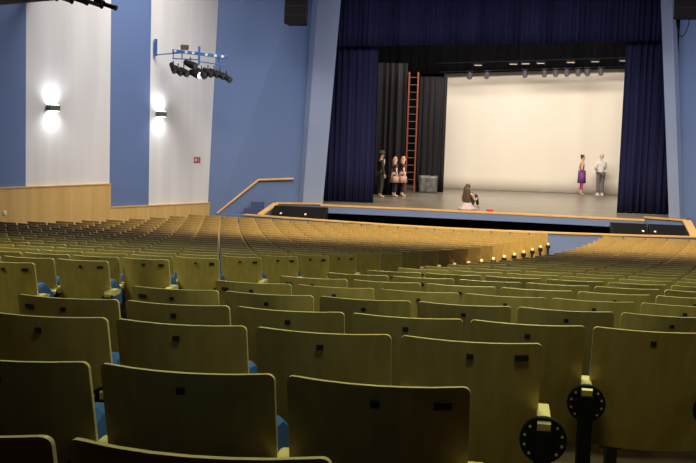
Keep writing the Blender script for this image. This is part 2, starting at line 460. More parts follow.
# ceilings and stage house
b = MB(); b.box((0, 15.0, H + .1), (43, 38.6, .2)); struct(b.build('ceiling', M['ceil']))
b = MB(); poly = [(-12.5, 18.9), (-8.57, 16.81), (-7.14, 16.03), (-3.2, 14.3), (0, 13.8), (3.2, 14.3), (7.0, 16.0), (8.4, 16.8), (12.3, 18.9), (20.3, -3.9), (-20.5, -3.9)]
b.prism(poly[::-1], 5.34, 5.85); struct(b.build('ceiling_balcony', M['soffit']))
b = MB(); b.box((0, 45.6, 4.6), (20, .2, 9.4)); struct(b.build('wall_stage_back', M['void']))
b = MB(); b.box((-9.2, 39, 4.6), (.2, 13.4, 9.4)); struct(b.build('wall_wing_left', M['void']))
b = MB(); b.box((9.2, 39, 4.6), (.2, 13.4, 9.4)); struct(b.build('wall_wing_right', M['void']))
b = MB(); b.box((0, 38.9, 9.1), (20, 14.2, .2)); struct(b.build('ceiling_stage', M['void']))
b = MB(); b.box((0, 32.6, 8.3), (20, .25, 1.8)); struct(b.build('wall_proscenium', M['void']))
b = MB(); b.box((-7.5, 32.6, 4.2), (3.6, .25, 8.4)); b.box((7.3, 32.6, 4.2), (3.6, .25, 8.4)); struct(b.build('wall_proscenium_side', M['void']))

# ---------------------------------------------------------------- stage
SZ = 1.19
edge = [(-6.68, 30.67), (-5.40, 31.25), (-5.33, 30.65), (-2.5, 30.58), (1.0, 30.32), (4.08, 29.98), (4.22, 31.2), (5.30, 30.6)]
back = [(5.6, 31.6), (9.1, 32.7), (9.1, 45.5), (-9.1, 45.5), (-9.1, 32.7), (-6.9, 31.5)]
b = MB(); b.prism(edge + back, SZ - .02, SZ); struct(b.build('floor_stage', M['stage_floor']))
b = MB(); b.prism(edge + back, SZ - .25, SZ - .02); struct(b.build('stage_fascia', M['fascia']))
b = MB(); b.prism([(x, y + .7) for x, y in edge] + back, 0, SZ - .25); struct(b.build('stage_understage', M['void']))
def cap(name, pts, w, h, m=None, dz=0):
    b = MB()
    for p, q in zip(pts, pts[1:]):
        p, q = Vector(p), Vector(q); d = Vector((q.x - p.x, q.y - p.y, 0)).normalized(); n = Vector((-d.y, d.x, 0)) * w / 2; u = Vector((0, 0, h))
        e = d * .01
        p = p - e; q = q + e
        b.hexa([p - n, q - n, q + n, p + n, p - n + u, q - n + u, q + n + u, p + n + u])
    return struct(b.build(name, m or M['trim']))
cap('trim_5', [(x, y + .03, SZ - .045) for x, y in edge[2:6]], .09, .055)
cap('trim_6', [(*edge[0], SZ - .04), (*edge[1], SZ - .04)], .09, .05)
cap('trim_7', [(*edge[6], SZ - .04), (*edge[7], SZ - .04)], .09, .05)
# low blue wall round the orchestra pit, with its wooden capping
PY = 28.72
PW = [(-8.05, 29.85), (-7.45, 29.66), (-6.0, 29.17), (-4.42, 28.72), (-2.9, 28.30), (-1.3, 28.08), (.2, 28.05), (1.7, 28.13), (3.8, 28.42), (5.25, 28.72), (9.0, 29.3)]
b = MB()
for p_, q_ in zip(PW, PW[1:]):
    b.hexa([(*p_, 0), (*q_, 0), (q_[0], q_[1] + .14, 0), (p_[0], p_[1] + .14, 0), (*p_, .845), (*q_, .845), (q_[0], q_[1] + .14, .845), (p_[0], p_[1] + .14, .845)])
struct(b.build('wall_pit', M['fascia']))
cap('trim_8', [(x, y + .07, .845) for x, y in PW[1:-1]], .2, .035)
b = MB(); b.hexa([(-6.98, 29.65, 0), (-6.84, 29.65, 0), (-6.62, 30.66, 0), (-6.76, 30.66, 0), (-6.98, 29.65, .88), (-6.84, 29.65, .88), (-6.62, 30.66, 1.15), (-6.76, 30.66, 1.15)])
struct(b.build('wall_pit_left', M['fascia']))
cap('trim_9', [(-6.92, 29.58, .885), (-6.69, 30.64, 1.155)], .2, .035)
b = MB(); b.hexa([(5.2, PY + .16, 0), (5.36, PY + .16, 0), (5.40, 30.6, 0), (5.24, 30.6, 0), (5.2, PY + .16, .84), (5.36, PY + .16, .84), (5.40, 30.6, 1.15), (5.24, 30.6, 1.15)])
struct(b.build('wall_pit_right', M['fascia']))
cap('trim_10', [(5.28, PY + .17, .845), (5.33, 30.58, 1.155)], .24, .035)
# blue panel closing the stage side under the right return
b = MB(); b.box((4.75, 30.98, .6), (1.05, .1, 1.15), R=Matrix.Rotation(math.atan2(-.6, 1.08), 3, 'Z')); struct(b.build('wall_return_right', M['fascia']))
b = MB(); b.box((-6.05, 31.02, .6), (1.35, .1, 1.15), R=Matrix.Rotation(math.atan2(.58, 1.28), 3, 'Z')); struct(b.build('wall_return_left', M['fascia']))
b = MB(); b.box((-7.55, 29.675, .60), (.16, .03, .2)); tag(b.build('vent_cover', M['navy']), 'small dark square cover on the low blue wall left of the pit', 'cover')

# stairs up to the stage at the left, and the wall handrail
t = thing('stage_stairs', 'blue stairs climbing to the stage below the wooden handrail', 'stairs', (-7.5, 29.97, 0))
for i in range(6):
    b = MB(); z = SZ / 6 * (i + 1); y0, y1 = .12 * i, .12 * (i + 1)
    xa = max(-.40, -1.02 + (29.97 + y1 - 30.04) / .611)
    b.hexa([(xa, y0, 0), (.42, y0, 0), (.42, y1, 0), (xa, y1, 0), (xa, y0, z), (.42, y0, z), (.42, y1, z), (xa, y1, z)])
    b.build('step', M['step'], t)
wd = Vector((-5.9 - xl, 31.75 - CN, 0)).normalized(); wn = Vector((wd.y, -wd.x, 0))
def onwall(px_x, z, off):    # point in front of the left splay at a given X
    k = (px_x - xl) / wd.x; p = Vector((xl, CN, 0)) + wd * k + wn * off; return (p.x, p.y, z)
t = thing('handrail', 'wooden handrail rising along the blue wall left of the stage', 'handrail', onwall(-7.4, 0.9, 0))
base = t.location
hp = [Vector(onwall(-8.47, .82, .10)), Vector(onwall(-7.36, 1.85, .10)), Vector(onwall(-6.38, 1.90, .10))]
b = MB(); b.path([p - base for p in hp], .035, 10); b.ball(hp[1] - base, .036); b.build('rail', M['rail'], t)
for f_ in (.12, .85):
    p = hp[0].lerp(hp[1], f_); b = MB(); b.tube(p - base, p - base - wn * .11, .012); b.build('bracket', M['black'], t)
for f_ in (.25, .9):
    p = hp[1].lerp(hp[2], f_); b = MB(); b.tube(p - base, p - base - wn * .11, .012); b.build('bracket', M['black'], t)

# black wedge loudspeakers lying in the pit
def wedge(x, label, badge_x):
    t = thing('pit_loudspeaker', label, 'loudspeaker', (x, 29.4 if x > 0 else 29.95, 0), 0, 'black loudspeakers behind the pit wall')
    b = MB(); w = .50 if x > 0 else .40; zb = .74; top = 1.09 if x > 0 else 1.13
    pr = [(-.40, 0), (-.40, zb), (.30, top), (.40, top), (.40, 0)]; n = len(pr)
    b.add([(-w, y, z) for y, z in pr] + [(w, y, z) for y, z in pr], [list(range(n))[::-1], list(range(n, 2 * n))] + [(k, (k + 1) % n, n + (k + 1) % n, n + k) for k in range(n)])
    b.build('cabinet', M['black'], t)
    u = Vector((0, .70, top - zb)).normalized(); nn = Vector((0, -u.z, u.y)); c0 = Vector((0, -.40, zb)); ln = math.hypot(.70, top - zb)
    def fp(xx, a, h): q = c0 + u * a + nn * h; return (xx, q.y, q.z)
    g = MB(); g.hexa([fp(-w + .03, .03, .001), fp(w - .03, .03, .001), fp(w - .03, ln - .03, .001), fp(-w + .03, ln - .03, .001), fp(-w + .03, .03, .014), fp(w - .03, .03, .014), fp(w - .03, ln - .03, .014), fp(-w + .03, ln - .03, .014)])
    g.build('grille', M['grille'], t)
    a = ln * .42; b = MB(); b.hexa([fp(badge_x - .03, a, .014), fp(badge_x + .03, a, .014), fp(badge_x + .03, a + .07, .014), fp(badge_x - .03, a + .07, .014), fp(badge_x - .03, a, .022), fp(badge_x + .03, a, .022), fp(badge_x + .03, a + .07, .022), fp(badge_x - .03, a + .07, .022)])
    b.build('badge', M['badge'], t)
wedge(-6.26, 'black loudspeaker behind the pit wall, next to the stage stairs', -.12)
wedge(-5.44, 'black loudspeaker behind the pit wall, second from the stage stairs', -.20)
wedge(3.61, 'black loudspeaker at the right of the pit, the inner one', .36)
wedge(4.65, 'black loudspeaker at the right of the pit, against its end wall', -.36)

# ---------------------------------------------------------------- drapery
def drape(name, mat, x0, x1, y, z0, z1, pitch, amp, z0b=None, label='', cat='curtain', group=None, th=.012, slantl=0, nz=6):
    """hanging cloth with real folds, z0 at its left end and z0b at its right end"""
    rnd = random.Random(name + str(x0)); z0b = z0 if z0b is None else z0b
    n = max(8, int((x1 - x0) / pitch * 10)); b = MB(); V = []
    ph = [rnd.uniform(0, 6.28) for _ in range(3)]
    yy = []
    for i in range(n + 1):
        x = x0 + (x1 - x0) * i / n; u = (x - x0) / pitch * 2 * PI
        yy.append(amp * (math.sin(u + .9 * math.sin(u * .31 + ph[0])) * (.75 + .35 * math.sin(u * .17 + ph[1])) + .25 * math.sin(u * 2.3 + ph[2])))
    for s_ in (0, 1):
        for i in range(n + 1):
            f_ = i / n; x = x0 + (x1 - x0) * f_
            for k in range(nz + 1):
                zb = z0 + (z0b - z0) * f_; q = k / nz
                z = zb + (z1 - zb) * q
                V.append((x + slantl * (1 - q) * (1 - f_), y + yy[i] * (1 - .35 * q) + th * s_, z))
    q = nz + 1; o = (n + 1) * q; fs = []
    for i in range(n):
        for k in range(nz):
            a = i * q + k; fs += [(a, a + q, a + q + 1, a + 1), (o + a, o + a + 1, o + a + q + 1, o + a + q)]
        a = i * q; fs.append((a, o + a, o + a + q, a + q)); a = i * q + nz; fs.append((a, a + q, o + a + q, o + a))
    for k in range(nz):
        fs.append((k, k + 1, o + k + 1, o + k)); a = n * q + k; fs.append((a, o + a, o + a + 1, a + 1))
    b.add(V, fs, 0, True)
    o_ = b.build(name, mat)
    return tag(o_, label, cat, group)
drape('stage_curtain', M['curtain'], -5.75, -3.93, 32.2, SZ + .01, 8.6, .21, .07, label='navy velvet stage curtain drawn to the left side of the stage')
drape('stage_curtain', M['curtain'], 3.55, 5.35, 32.2, SZ + .01, 8.6, .21, .07, label='navy velvet stage curtain drawn to the right side of the stage')
drape('valance', M['curtain'], -5.9, 5.5, 31.95, 5.99, 8.8, .16, .05, 6.41, label='pleated navy valance across the top of the stage opening')
drape('side_drape', M['drape'], -4.62, -3.42, 36.9, SZ + .01, 5.89, .24, .07, label='charcoal side drape hanging behind the three standing children')
drape('side_drape', M['drape'], -3.22, -2.16, 40.0, SZ + .01, 5.62, .26, .06, label='charcoal side drape between the orange ladder and the pale backdrop')
drape('side_drape', M['border'], -5.9, -4.7, 34.6, SZ + .01, 8.6, .3, .06, label='black side drape just behind the left blue stage curtain')
drape('overhead_border', M['border'], -8.5, 8.5, 42.6, 5.58, 8.99, .4, .03, 6.46, label='black cloth border above the pale backdrop, behind the stage lamps')
drape('backdrop', M['screen'], -2.50, 8.4, 43.3, SZ + .005, 6.9, 1.5, .025, label='large cream cloth backdrop across the back of the stage', cat='backdrop', nz=10)

# ladder
t = thing('wall_ladder', 'orange ladder standing between the two charcoal side drapes', 'ladder', (-3.33, 38.5, SZ))
for sx in (-1, 1):
    b = MB(); b.box((.165 * sx, 0, 2.25), (.05, .07, 4.5)); b.build('side_rail', M['ladder'], t)
for i in range(16):
    b = MB(); b.tube((-.15, 0, .25 + .27 * i), (.15, 0, .25 + .27 * i), .014, n=8); b.build('rung', M['rung'], t)
# plastic-wrapped box by the backdrop
b = MB()
bm = bmesh.new(); bmesh.ops.create_cube(bm, size=1); bmesh.ops.subdivide_edges(bm, edges=bm.edges[:], cuts=5, use_grid_fill=True)
rn = random.Random(3)
for v in bm.verts:
    v.co = Vector((v.co.x * .68, v.co.y * .55, (v.co.z + .5) * .66)); 
    if v.co.z > .02: v.co += Vector((rn.uniform(-.02, .02), rn.uniform(-.02, .02), rn.uniform(-.03, .012)))
bm.verts.index_update(); b.add([v.co for v in bm.verts], [[v.index for v in f.verts] for f in bm.faces], 0, True); bm.free()
tag(b.build('wrapped_crate', M['plastic'], None, (-2.72, 39.55, SZ)), 'grey plastic-wrapped crate on the stage beside the left edge of the backdrop', 'crate')
b = MB()
for a in range(5): b.ball((.05 * math.cos(a * 1.3), .04 * math.sin(a * 1.3), .035), (.065, .05, .035))
tag(b.build('red_slippers', M['redcloth'], None, (-.27, 30.66, SZ)), 'small red cloth bundle on the stage edge right of the seated girl', 'slippers')

# stage lamps on their bar above the backdrop
LB = 41.2
def bar_z(x): return 5.98 + .052 * (x + .5)
b = MB(); b.tube((-2.6, LB, bar_z(-2.6)), (5.2, LB, bar_z(5.2)), .025)
for x in (-2.2, .6, 3.4): b.tube((x, LB, bar_z(x)), (x, LB, 8.9), .008)
tag(b.build('lamp_bar', M['void']), 'black lighting bar hanging above the cream backdrop', 'lighting bar')
spots = [-1.37, -.71, .77, 1.51, 1.94, 2.36, 2.79, 3.14, 3.64]
for i, x in enumerate(spots):
    z = bar_z(x)
    t = thing('stage_lamp', f'grey spot lamp above the backdrop, {ordn(i + 1)} from the left of its bar', 'stage lamp', (x, LB, z), 0, 'lamps along the bar above the backdrop')
    b = MB(); b.tube((0, .02, -.10), (0, -.16, -.26), .085, .10, n=14, capmi=0); b.build('housing', M['lamp_grey'], t)
    b = MB(); b.tube((0, -.155, -.256), (0, -.17, -.27), .082, n=14); b.build('lens', M['lens'], t)
    b = MB(); b.box((-.11, -.05, -.10), (.012, .03, .22)); b.box((.11, -.05, -.10), (.012, .03, .22)); b.box((0, -.05, 0.005), (.23, .03, .02)); b.build('yoke', M['black'], t)
strips = [-1.04, .30, .76, 1.33, 2.45, 3.36, 4.4]
for i, x in enumerate(strips):
    z = bar_z(x) + .14
    t = thing('strip_lamp', f'long flood lamp on the upper bar over the stage, {ordn(i + 1)} from the left', 'stage lamp', (x, 40.6, z), 0, 'flood lamps on the upper bar')
    b = MB(); b.box((0, 0, .06), (.36, .22, .12)); b.build('housing', M['void'], t)
    b = MB(); b.box((0, -.12, .03), (.28, .02, .035)); b.build('lamp_face', M['strip'], t)
b = MB(); b.tube((-2.6, 40.6, bar_z(-2.6) + .30), (5.0, 40.6, bar_z(5.0) + .30), .022)
tag(b.build('lamp_bar', M['void']), 'upper black bar carrying the long flood lamps over the stage', 'lighting bar')

# ---------------------------------------------------------------- on the side walls
SC = []
def sconce(y, z, label):
    x0, y0 = along(y, .0)
    rz = math.atan2(ny_, nx_)
    t = thing('wall_sconce', label, 'wall lamp', (x0, y0, z), rz, 'up and down lights on the left wall')
    b = MB(); b.bevbox((.075, 0, 0), (.13, .34, .145), .012); b.build('housing', M['sconce'], t)
    for s_ in (-1, 1):
        b = MB(); b.box((.078, 0, .074 * s_), (.10, .29, .004)); b.build('lamp_glass', M['sconce_lit'], t)
    SC.append((x0 + nx_ * .20, y0 + ny_ * .20, z))
sconce(23.9, 3.74, 'green-grey wall lamp glowing on the left wide white panel')
sconce(27.84, 3.72, 'green-grey wall lamp glowing beside the blue band, nearer the stage')
def wallbox(name, y, z, w, h, d, m, label, cat, off=0):
    x0, y0 = along(y, off); rz = math.atan2(ny_, nx_)
    o = MB(); o.bevbox((d / 2, 0, 0), (d, w, h), .003); o = o.build(name, m, None, (x0, y0, z)); o.rotation_euler = (0, 0, rz)
    return tag(o, label, cat)
t = thing('warning_sign', 'small red pictogram sign low on the white wall near the corner', 'sign', (*along(29.55, 0), 2.43), math.atan2(ny_, nx_))
for s_ in (-1, 1):
    b = MB(); b.box((.008, .085 * s_, 0), (.014, .135, .17)); b.build('red_square', M['red'], t)
b = MB(); b.tube((.015, -.085, .0), (.019, -.085, .0), .043, n=14); b.build('white_mark', M['badge'], t)
b = MB(); b.box((.016, .07, .035), (.004, .05, .022), 0, Matrix.Rotation(.7, 3, 'X')); b.box((.016, .07, -.03), (.004, .05, .022), 0, Matrix.Rotation(-.7, 3, 'X')); b.build('white_mark', M['badge'], t)
t = thing('wall_socket', 'round white wall socket low on the wood panelling at far left', 'socket', (*along(22.45, .05), 1.27), math.atan2(ny_, nx_))
b = MB(); b.tube((0, 0, 0), (.02, 0, 0), .055, n=18); b.build('face_plate', M['socket'], t)
b = MB(); b.tube((.02, 0, 0), (.027, 0, 0), .03, .026, n=14); b.build('insert', M['badge'], t)

# blue steel lighting boom with lamps near the corner of the left wall
BY = 27.55
def rig(x, z): return (x, BY, z)
t = thing('lighting_boom', 'blue steel lighting boom reaching out from the left white wall', 'lighting boom', (wl_x(BY) + .02, BY, 5.4))
bx, bz = t.location.x, t.location.z
def L_(x, z, dy=0): return (x - bx, dy, z - bz)
b = MB(); b.box(L_(-9.50, 5.53), (.07, .06, .46)); b.build('wall_post', M['rig_blue'], t)
b = MB(); b.tube(L_(-9.50, 5.33), L_(-8.78, 5.40), .016); b.build('arm', M['rig_blue'], t)
def beam(name, x0, z0, x1, z1, h, d, m, dy=0):
    b = MB(); p, q = Vector(L_(x0, z0, dy)), Vector(L_(x1, z1, dy)); c = (p + q) / 2; a = math.atan2(q.z - p.z, q.x - p.x)
    b.bevbox(c, ((q - p).length, d, h), .008, 0, Matrix.Rotation(-a, 3, 'Y')); b.build(name, m, t)
beam('upper_beam', -9.02, 5.45, -7.48, 5.31, .085, .10, M['rig_blue'])
beam('lower_beam', -9.02, 5.24, -8.25, 5.22, .03, .05, M['rig_blue'])
beam('lower_beam', -8.25, 5.17, -7.46, 5.08, .03, .05, M['rig_blue'])
b = MB(); b.box(L_(-8.25, 5.33, -.06), (.05, .05, .50)); b.build('drop_post', M['rig_blue'], t)
for x, z in ((-9.0, 5.36), (-8.75, 5.34), (-7.72, 5.21)):
    b = MB(); b.box(L_(x, z), (.022, .03, .22)); b.build('hanger', M['rig_blue'], t)
for x, z in ((-8.93, 5.442), (-8.62, 5.413), (-8.42, 5.395), (-8.05, 5.362), (-7.80, 5.339), (-7.60, 5.321)):
    b = MB(); b.box(L_(x, z, -.053), (.07, .008, .06)); b.build('white_plate', M['rig_white'], t)
b = MB(); b.bevbox(L_(-8.68, 5.55), (.19, .16, .13), .01); tag(b.build('dimmer_box', M['lamp_brown'], None, tuple(t.location)), 'dark brown box sitting on top of the blue lighting boom', 'box')
def par(x, z, ang, length, r, label, lit=False, dy=-.05, big=False, hang=.14):
    """a can lamp hung at (x, z), nose pointing right and down by ang"""
    t = thing('spot_lamp', label, 'spot lamp', (x, BY + dy, z), 0, 'lamps hung on the blue boom')
    d = Vector((math.cos(ang), -.35, -math.sin(ang))).normalized()
    b = MB(); b.tube(-d * length * .5, d * length * .15, r * .72, r, n=14); b.tube(d * length * .15, d * length * .5, r, r * 1.04, n=14)
    b.build('housing', M['lamp_black'], t)
    b = MB(); b.tube(d * (length * .5), d * (length * .5 + .012), r * .9, n=14); b.build('lens', M['lens_lit'] if lit else M['lens'], t)
    b = MB(); b.box((0, 0, hang / 2 + r * .6), (.02, .03, hang)); b.build('yoke', M['black'], t)
bl = [(-8.98, 5.03, 1.0, .26, .075, False), (-8.84, 4.96, .7, .28, .075, False), (-8.68, 4.93, .5, .28, .085, False), (-8.50, 5.13, .35, .34, .09, False),
      (-8.36, 4.88, .3, .30, .095, True), (-8.18, 4.90, .6, .30, .085, False), (-8.00, 4.93, .55, .30, .075, False), (-7.83, 4.92, .5, .30, .075, False),
      (-7.66, 4.87, .5, .30, .075, False), (-7.48, 4.80, .6, .30, .07, False)]
for i, (x, z, a, l_, r_, lit) in enumerate(bl):
    z -= .04; l_ *= 1.12; r_ *= 1.12
    if lit: lb = 'spot lamp with bright pale lens in the middle of the blue boom'
    elif i == 3: lb = 'larger black spot lamp raised above the others on the blue boom'
    else: lb = f'small black spot lamp under the blue boom, {ordn(i + 1)} from its wall end'
    par(x, z, a, l_, r_, lb, lit)
# second boom, cut by the top of the picture: long profile lamps on a grey bar
BY2 = 23.3
t = thing('lighting_boom', 'dark lighting boom at the top left above the wide white panel', 'lighting boom', (-10.6, BY2, 6.6))
b = MB(); b.tube((-.45, 0, -.12), (1.55, 0, -.32), .022, n=10); b.build('lower_beam', M['lamp_grey'], t)
b = MB(); b.box((.55, .04, .2), (2.0, .08, .08), 0, Matrix.Rotation(.1, 3, 'Y')); b.build('upper_beam', M['rig_blue'], t)
for x in (-.2, .5, 1.2):
    b = MB(); b.box((x, .02, -.02), (.03, .04, .5)); b.build('hanger', M['rig_blue'], t)
for i, (x, z, l_) in enumerate([(-10.72, 6.36, .62), (-10.35, 6.30, .62), (-9.98, 6.27, .62), (-9.62, 6.20, .62), (-9.25, 6.15, .55)]):
    t = thing('profile_lamp', f'long grey profile lamp on the top left boom, {ordn(i + 1)} from the left', 'spot lamp', (x, BY2 - .06, z), 0, 'profile lamps on the top left boom')
    d = Vector((1, -.15, -.30)).normalized(); b = MB()
    b.tube(-d * l_ * .5, -d * l_ * .1, .075, .085, n=12); b.tube(-d * l_ * .1, d * l_ * .5, .05, .055, n=12); b.build('housing', M['lamp_grey'] if i % 2 else M['lamp_black'], t)
    b = MB(); b.tube(d * l_ * .5, d * (l_ * .5 + .03), .066, n=12); b.build('lens_hood', M['lamp_black'], t)
    b = MB(); b.box((-.1, 0, .12), (.02, .03, .16)); b.build('yoke', M['black'], t)

# line-array loudspeakers hung either side of the stage
def array(x, y, zb, n, w, label):
    t = thing('line_array', label, 'loudspeaker', (x, y, zb))
    z = 0
    for i in range(n):
        b = MB(); a = .10 - .03 * i; h = .27
        R = Matrix.Rotation(-a, 3, 'X')
        b.hexa([R @ Vector(p) + Vector((0, .02 * i, z + h / 2)) for p in [(-w, -.2, -h / 2), (w, -.2, -h / 2), (w * .8, .28, -h / 2 + .03), (-w * .8, .28, -h / 2 + .03), (-w, -.2, h / 2 - .008), (w, -.2, h / 2 - .008), (w * .8, .28, h / 2 - .03), (-w * .8, .28, h / 2 - .03)]])
        c = b.build('cabinet', M['lamp_black'], t)
        g = MB(); g.hexa([R @ Vector(p) + Vector((0, .02 * i, z + h / 2)) for p in [(-w + .03, -.212, -h / 2 + .02), (w - .03, -.212, -h / 2 + .02), (w - .03, -.198, -h / 2 + .02), (-w + .03, -.198, -h / 2 + .02), (-w + .03, -.212, h / 2 - .03), (w - .03, -.212, h / 2 - .03), (w - .03, -.198, h / 2 - .03), (-w + .03, -.198, h / 2 - .03)]])
        g.build('grille', M['grille'], c)
        z += h
    for sx in (-1, 1):
        b = MB(); b.tube((sx * w * .6, .05, z - .05), (sx * w * .6, .05, 9.2 - zb), .01, n=6); b.build('hanging_wire', M['black'], t)
    return t
array(-5.98, 29.5, 6.40, 6, .33, 'black line array loudspeaker hanging left of the stage opening')
ra = array(4.79, 29.5, 6.74, 5, .36, 'black line array loudspeaker hanging right of the stage opening')
b = MB(); pts = [(-.24 + .36 * k / 12, .1, .05 - .52 * math.sin(PI * k / 12) ** .6) for k in range(13)]
b.path(pts, .014, 6); b.build('cable', M['black'], ra)

# ---------------------------------------------------------------- people
def skin_obj(name, mat, chains, parent, loc=(0, 0, 0), rz=0, sub=2):
    """chains: lists of (key, point, radius); the same key is the same joint. First joint is the root."""
    keys = {}; pts = []; rad = []; ed = []
    for ch in chains:
        prev = None
        for key, p, r in ch:
            if key not in keys: keys[key] = len(pts); pts.append(Vector(p)); rad.append(r if hasattr(r, '__len__') else (r, r))
            i = keys[key]
            if prev is not None: ed.append((prev, i))
            prev = i
    me = bpy.data.meshes.new(name); me.from_pydata(pts, ed, []); ob = bpy.data.objects.new(name, me); C.objects.link(ob)
    m = ob.modifiers.new('skin', 'SKIN'); m.use_smooth_shade = True; m.branch_smoothing = .6
    for i, sv in enumerate(me.skin_vertices[0].data):
        sv.radius = rad[i]; sv.use_root = (i == 0)
    s_ = ob.modifiers.new('sub', 'SUBSURF'); s_.levels = sub; s_.render_levels = sub
    dg = bpy.context.evaluated_depsgraph_get(); nm = bpy.data.meshes.new_from_object(ob.evaluated_get(dg))
    C.objects.unlink(ob); bpy.data.objects.remove(ob)
    nm.name = name; nm.materials.clear(); nm.materials.append(mat)
    for p in nm.polygons: p.use_smooth = True
    o = bpy.data.objects.new(name, nm); C.objects.link(o); o.parent = parent; o.location = loc; o.rotation_euler = (0, 0, rz)
    return o

def hand_chains(side, wrist, down, fwd, s):
    """a palm, four unequal bent fingers and a thumb; down = direction of the fingers, fwd = thumb side"""
    d = Vector(down).normalized(); f = Vector(fwd); f = (f - d * f.dot(d)).normalized(); n = d.cross(f) * (1 if side > 0 else -1)
    w = Vector(wrist); t = 'LR'[side > 0]; out = []
    pc = w + d * .045 * s
    out.append([(t + 'wr', w, .020 * s), (t + 'palm', pc, (.020 * s, .032 * s))])
    for k, (off, ln) in enumerate(((.027, .066), (.009, .074), (-.009, .070), (-.026, .054))):
        a = pc + f * off * s + d * .035 * s; b_ = a + d * ln * .5 * s - n * .006 * s; c = b_ + d * ln * .42 * s - n * .020 * s
        out.append([(t + 'palm', pc, .02), (t + 'f%da' % k, a, .0095 * s), (t + 'f%db' % k, b_, .0085 * s), (t + 'f%dc' % k, c, .0065 * s)])
    a = pc + f * .034 * s - d * .012 * s; b_ = a + f * .018 * s + d * .03 * s; c = b_ + d * .026 * s
    out.append([(t + 'palm', pc, .02), (t + 'ta', a, .011 * s), (t + 'tb', b_, .0095 * s), (t + 'tc', c, .007 * s)])
    return out

def person(label, loc, height, face, skin, arms=None, legs=None, sit=False, group=None, nod=0.0, slim=1.0):
    """returns the person's Empty and the joints (metres, local: +y is where the person faces)"""
    t = thing('person', label, 'person', loc, face, group); s = height / 1.7
    J = {}
    def P(k, x, y, z): J[k] = Vector((x * s, y * s, z * s))
    dz = -.80 if sit else 0.0
    P('pelvis', 0, 0, .93 + dz); P('waist', 0, .01, 1.06 + dz); P('chest', 0, .0, 1.25 + dz); P('neck', 0, -.005, 1.43 + dz); P('jaw', 0, .03, 1.535 + dz)
    P('head', 0, .018, 1.60 + dz); P('crown', 0, .0, 1.655 + dz)
    for sx, tg in ((-1, 'L'), (1, 'R')):
        P(tg + 'sh', .165 * sx * slim, -.005, 1.385 + dz)
        a = (arms or {}).get(tg)
        if a: P(tg + 'el', a[0][0], a[0][1], a[0][2] + dz); P(tg + 'wr', a[1][0], a[1][1], a[1][2] + dz)
        else: P(tg + 'el', .215 * sx * slim, -.02, 1.10 + dz); P(tg + 'wr', .215 * sx * slim, .06, .86 + dz)
        P(tg + 'hip', .09 * sx, 0, .88 + dz)
        l = (legs or {}).get(tg)
        if l: P(tg + 'kn', *l[0]); P(tg + 'an', *l[1]); P(tg + 'to', *l[2])
        else: P(tg + 'kn', .095 * sx, .015, .49); P(tg + 'an', .095 * sx, -.02, .085); P(tg + 'to', .11 * sx, .13, .03)
    r = lambda v: v * s
    ch = [[('pelvis', J['pelvis'], (r(.125 * slim), r(.095))), ('waist', J['waist'], (r(.11 * slim), r(.085))), ('chest', J['chest'], (r(.135 * slim), r(.098))),
           ('neck', J['neck'], r(.052)), ('jaw', J['jaw'], r(.062)), ('head', J['head'], (r(.078), r(.092))), ('crown', J['crown'], r(.06))],
          [('jaw', J['jaw'], 0), ('nose', J['head'] + Vector((0, r(.105), r(-.02))), r(.014))]]
    for tg, sd in (('L', -1), ('R', 1)):
        ch.append([('chest', J['chest'], 0), (tg + 'sh', J[tg + 'sh'], r(.055)), (tg + 'el', J[tg + 'el'], r(.040)), (tg + 'wr', J[tg + 'wr'], r(.025))])
        ch.append([('pelvis', J['pelvis'], 0), (tg + 'hip', J[tg + 'hip'], r(.088)), (tg + 'kn', J[tg + 'kn'], r(.056)), (tg + 'an', J[tg + 'an'], r(.036)), (tg + 'to', J[tg + 'to'], (r(.032), r(.026)))])
        dr = (J[tg + 'wr'] - J[tg + 'el'])
        ch += hand_chains(sd, J[tg + 'wr'], dr, (0, 1, .2) if abs(dr.normalized().y) < .8 else (0, 0, 1), s)
    skin_obj('body', skin, ch, t)
    for sx in (-1, 1):
        b = MB(); b.ball(J['head'] + Vector((r(.032) * sx, r(.088), r(.008))), r(.011), 8); b.build('eye', M['eye'], t)
        b = MB(); b.ball(J['head'] + Vector((r(.083) * sx, r(.0), r(-.012))), (r(.014), r(.022), r(.032)), 8); b.build('ear', skin, t)
    b = MB(); b.ball(J['jaw'] + Vector((0, r(.062), r(.012))), (r(.026), r(.010), r(.007)), 8); b.build('mouth', M['red'], t)
    J['s'] = s
    return t, J
def cloth_torso(t, J, mat, name, sleeve=0, low='pelvis', ex=.016):
    s = J['s']; r = lambda v: (v + ex) * s
    ch = [[('pelvis', J[low] + Vector((0, 0, -.02 * s)), (r(.122), r(.095))), ('waist', J['waist'], (r(.108), r(.086))), ('chest', J['chest'], (r(.135), r(.098))), ('neck', J['neck'] + Vector((0, 0, -.045 * s)), r(.062))]]
    for tg in 'LR':
        c = [('chest', J['chest'], 0), (tg + 'sh', J[tg + 'sh'], r(.056))]
        if sleeve >= 1: c.append((tg + 'mid', J[tg + 'sh'].lerp(J[tg + 'el'], .6), r(.046)))
        if sleeve >= 2: c += [(tg + 'el', J[tg + 'el'], r(.042)), (tg + 'cuff', J[tg + 'el'].lerp(J[tg + 'wr'], .9), r(.032))]
        ch.append(c)
    return skin_obj(name, mat, ch, t)
def cloth_legs(t, J, mat, name, end=.93, ex=.012):
    s = J['s']; r = lambda v: (v + ex) * s
    ch = [[('pelvis', J['pelvis'] + Vector((0, 0, .03 * s)), (r(.125), r(.095)))]]
    for tg in 'LR':
        ch.append([('pelvis', J['pelvis'], 0), (tg + 'hip', J[tg + 'hip'], r(.088)), (tg + 'kn', J[tg + 'kn'], r(.058)), (tg + 'an', J[tg + 'kn'].lerp(J[tg + 'an'], end), r(.042))])
    return skin_obj(name, mat, ch, t)
